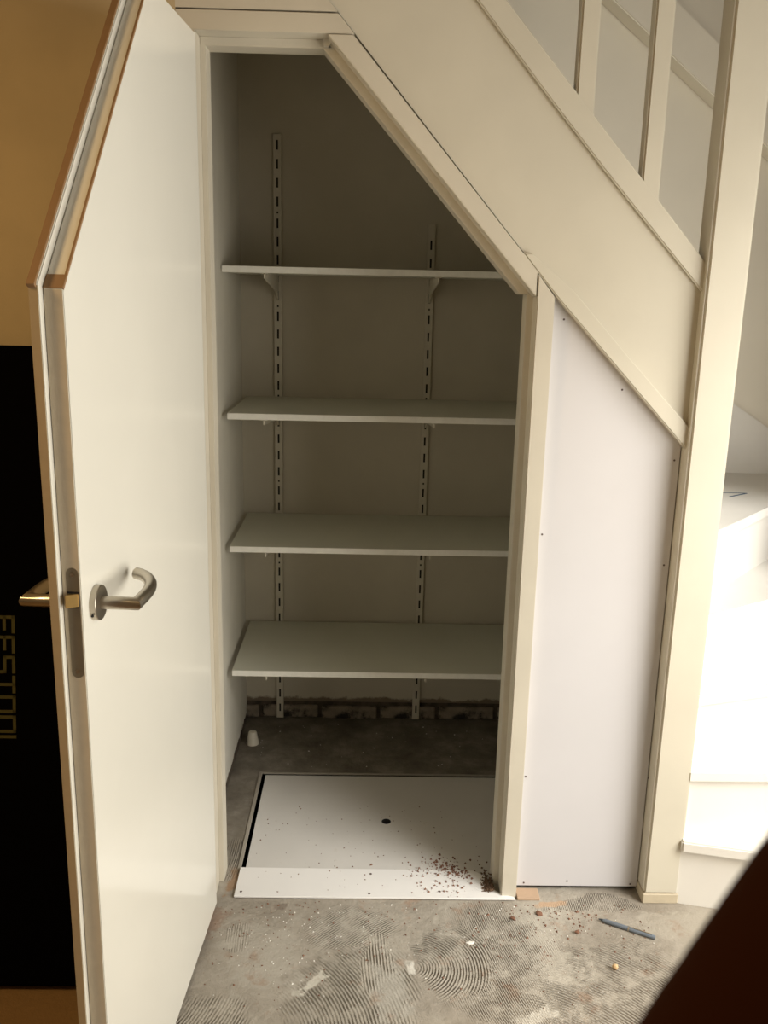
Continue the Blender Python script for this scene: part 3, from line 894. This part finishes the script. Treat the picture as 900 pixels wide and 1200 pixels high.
# ================================================================== THE PHOTOGRAPHER'S HAND
# right hand holding the camera: only the index finger reaches into view
def cam_pt(r, d, f): return CAM_O + CAM_R * r + CAM_D * d + CAM_F * f
def capsule(bm, p, q, rp, rq, n=14):
    p, q = Vector(p), Vector(q)
    ax = (q - p); L = ax.length; ax.normalize()
    R = ax.to_track_quat('Z', 'Y').to_matrix().to_4x4()
    prof = []
    for i in range(0, 6): t = -math.pi / 2 + math.pi / 2 * i / 5; prof.append((max(rp * math.cos(t), 1e-5), rp * math.sin(t)))
    for i in range(0, 6): t = math.pi / 2 * i / 5; prof.append((max(rq * math.cos(t), 1e-5), L + rq * math.sin(t)))
    lathe(bm, prof, n, Matrix.Translation(p) @ R)
hand_root = cam_pt(0.085, 0.085, -0.02)
hand = empty('hand', hand_root)
tag(hand, 'dark blurred finger of the photographer in the lower right corner', 'hand')
FING = {
    'index': [(0.090, 0.030, -0.004, .0115), (0.0560, -0.003, 0.022, .0100), (0.0264, 0.0092, 0.0305, .0092), (0.0146, 0.0237, 0.0300, .0082)],
    'middle': [(0.092, 0.050, -0.004, .0118), (0.066, 0.036, 0.030, .0102), (0.044, 0.046, 0.034, .0092), (0.034, 0.056, 0.030, .0080)],
    'ring': [(0.094, 0.070, -0.006, .0112), (0.070, 0.060, 0.028, .0096), (0.050, 0.069, 0.032, .0086), (0.040, 0.077, 0.028, .0076)],
    'little': [(0.096, 0.088, -0.010, .0100), (0.075, 0.082, 0.020, .0084), (0.058, 0.089, 0.024, .0076), (0.050, 0.095, 0.021, .0066)],
    'thumb': [(0.096, 0.085, -0.044, .0150), (0.080, 0.050, -0.052, .0125), (0.060, 0.026, -0.046, .0108), (0.046, 0.012, -0.038, .0090)],
}
bm = new_bm()
def loc(c): return cam_pt(*c[:3]) - hand_root
for nm, ch in FING.items():
    for a, b in zip(ch, ch[1:]): capsule(bm, loc(a), loc(b), a[3], b[3])
wrist = (0.125, 0.135, -0.050, .024)
for nm in ('index', 'middle', 'ring', 'little'): capsule(bm, loc(FING[nm][0]), loc((wrist[0] + 0.006, wrist[1] - .012, wrist[2])), 0.0125, 0.017)
for a, b in (('index', 'middle'), ('middle', 'ring'), ('ring', 'little')): capsule(bm, loc(FING[a][0]), loc(FING[b][0]), 0.0115, 0.0115)
capsule(bm, loc(FING['thumb'][0]), loc(wrist), 0.017, 0.020)
capsule(bm, loc(wrist), loc((0.185, 0.245, -0.105)), 0.024, 0.031)
capsule(bm, loc((wrist[0] + .012, wrist[1] - .008, wrist[2])), loc((0.185, 0.245, -0.105)), 0.022, 0.031)
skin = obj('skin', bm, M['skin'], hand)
md = skin.modifiers.new('remesh', 'REMESH'); md.mode = 'VOXEL'; md.voxel_size = 0.0016
md = skin.modifiers.new('smooth', 'SMOOTH'); md.factor = 0.5; md.iterations = 6
dg = bpy.context.evaluated_depsgraph_get()
me = bpy.data.meshes.new_from_object(skin.evaluated_get(dg))
skin.modifiers.clear(); skin.data = me
for p in me.polygons: p.use_smooth = True
bm = new_bm()
tube(bm, [loc((0.160, 0.200, -0.082)), loc((0.190, 0.255, -0.110)), loc((0.26, 0.40, -0.19)), loc((0.30, 0.50, -0.25))], [0.034, 0.037, 0.044, 0.050], 24)
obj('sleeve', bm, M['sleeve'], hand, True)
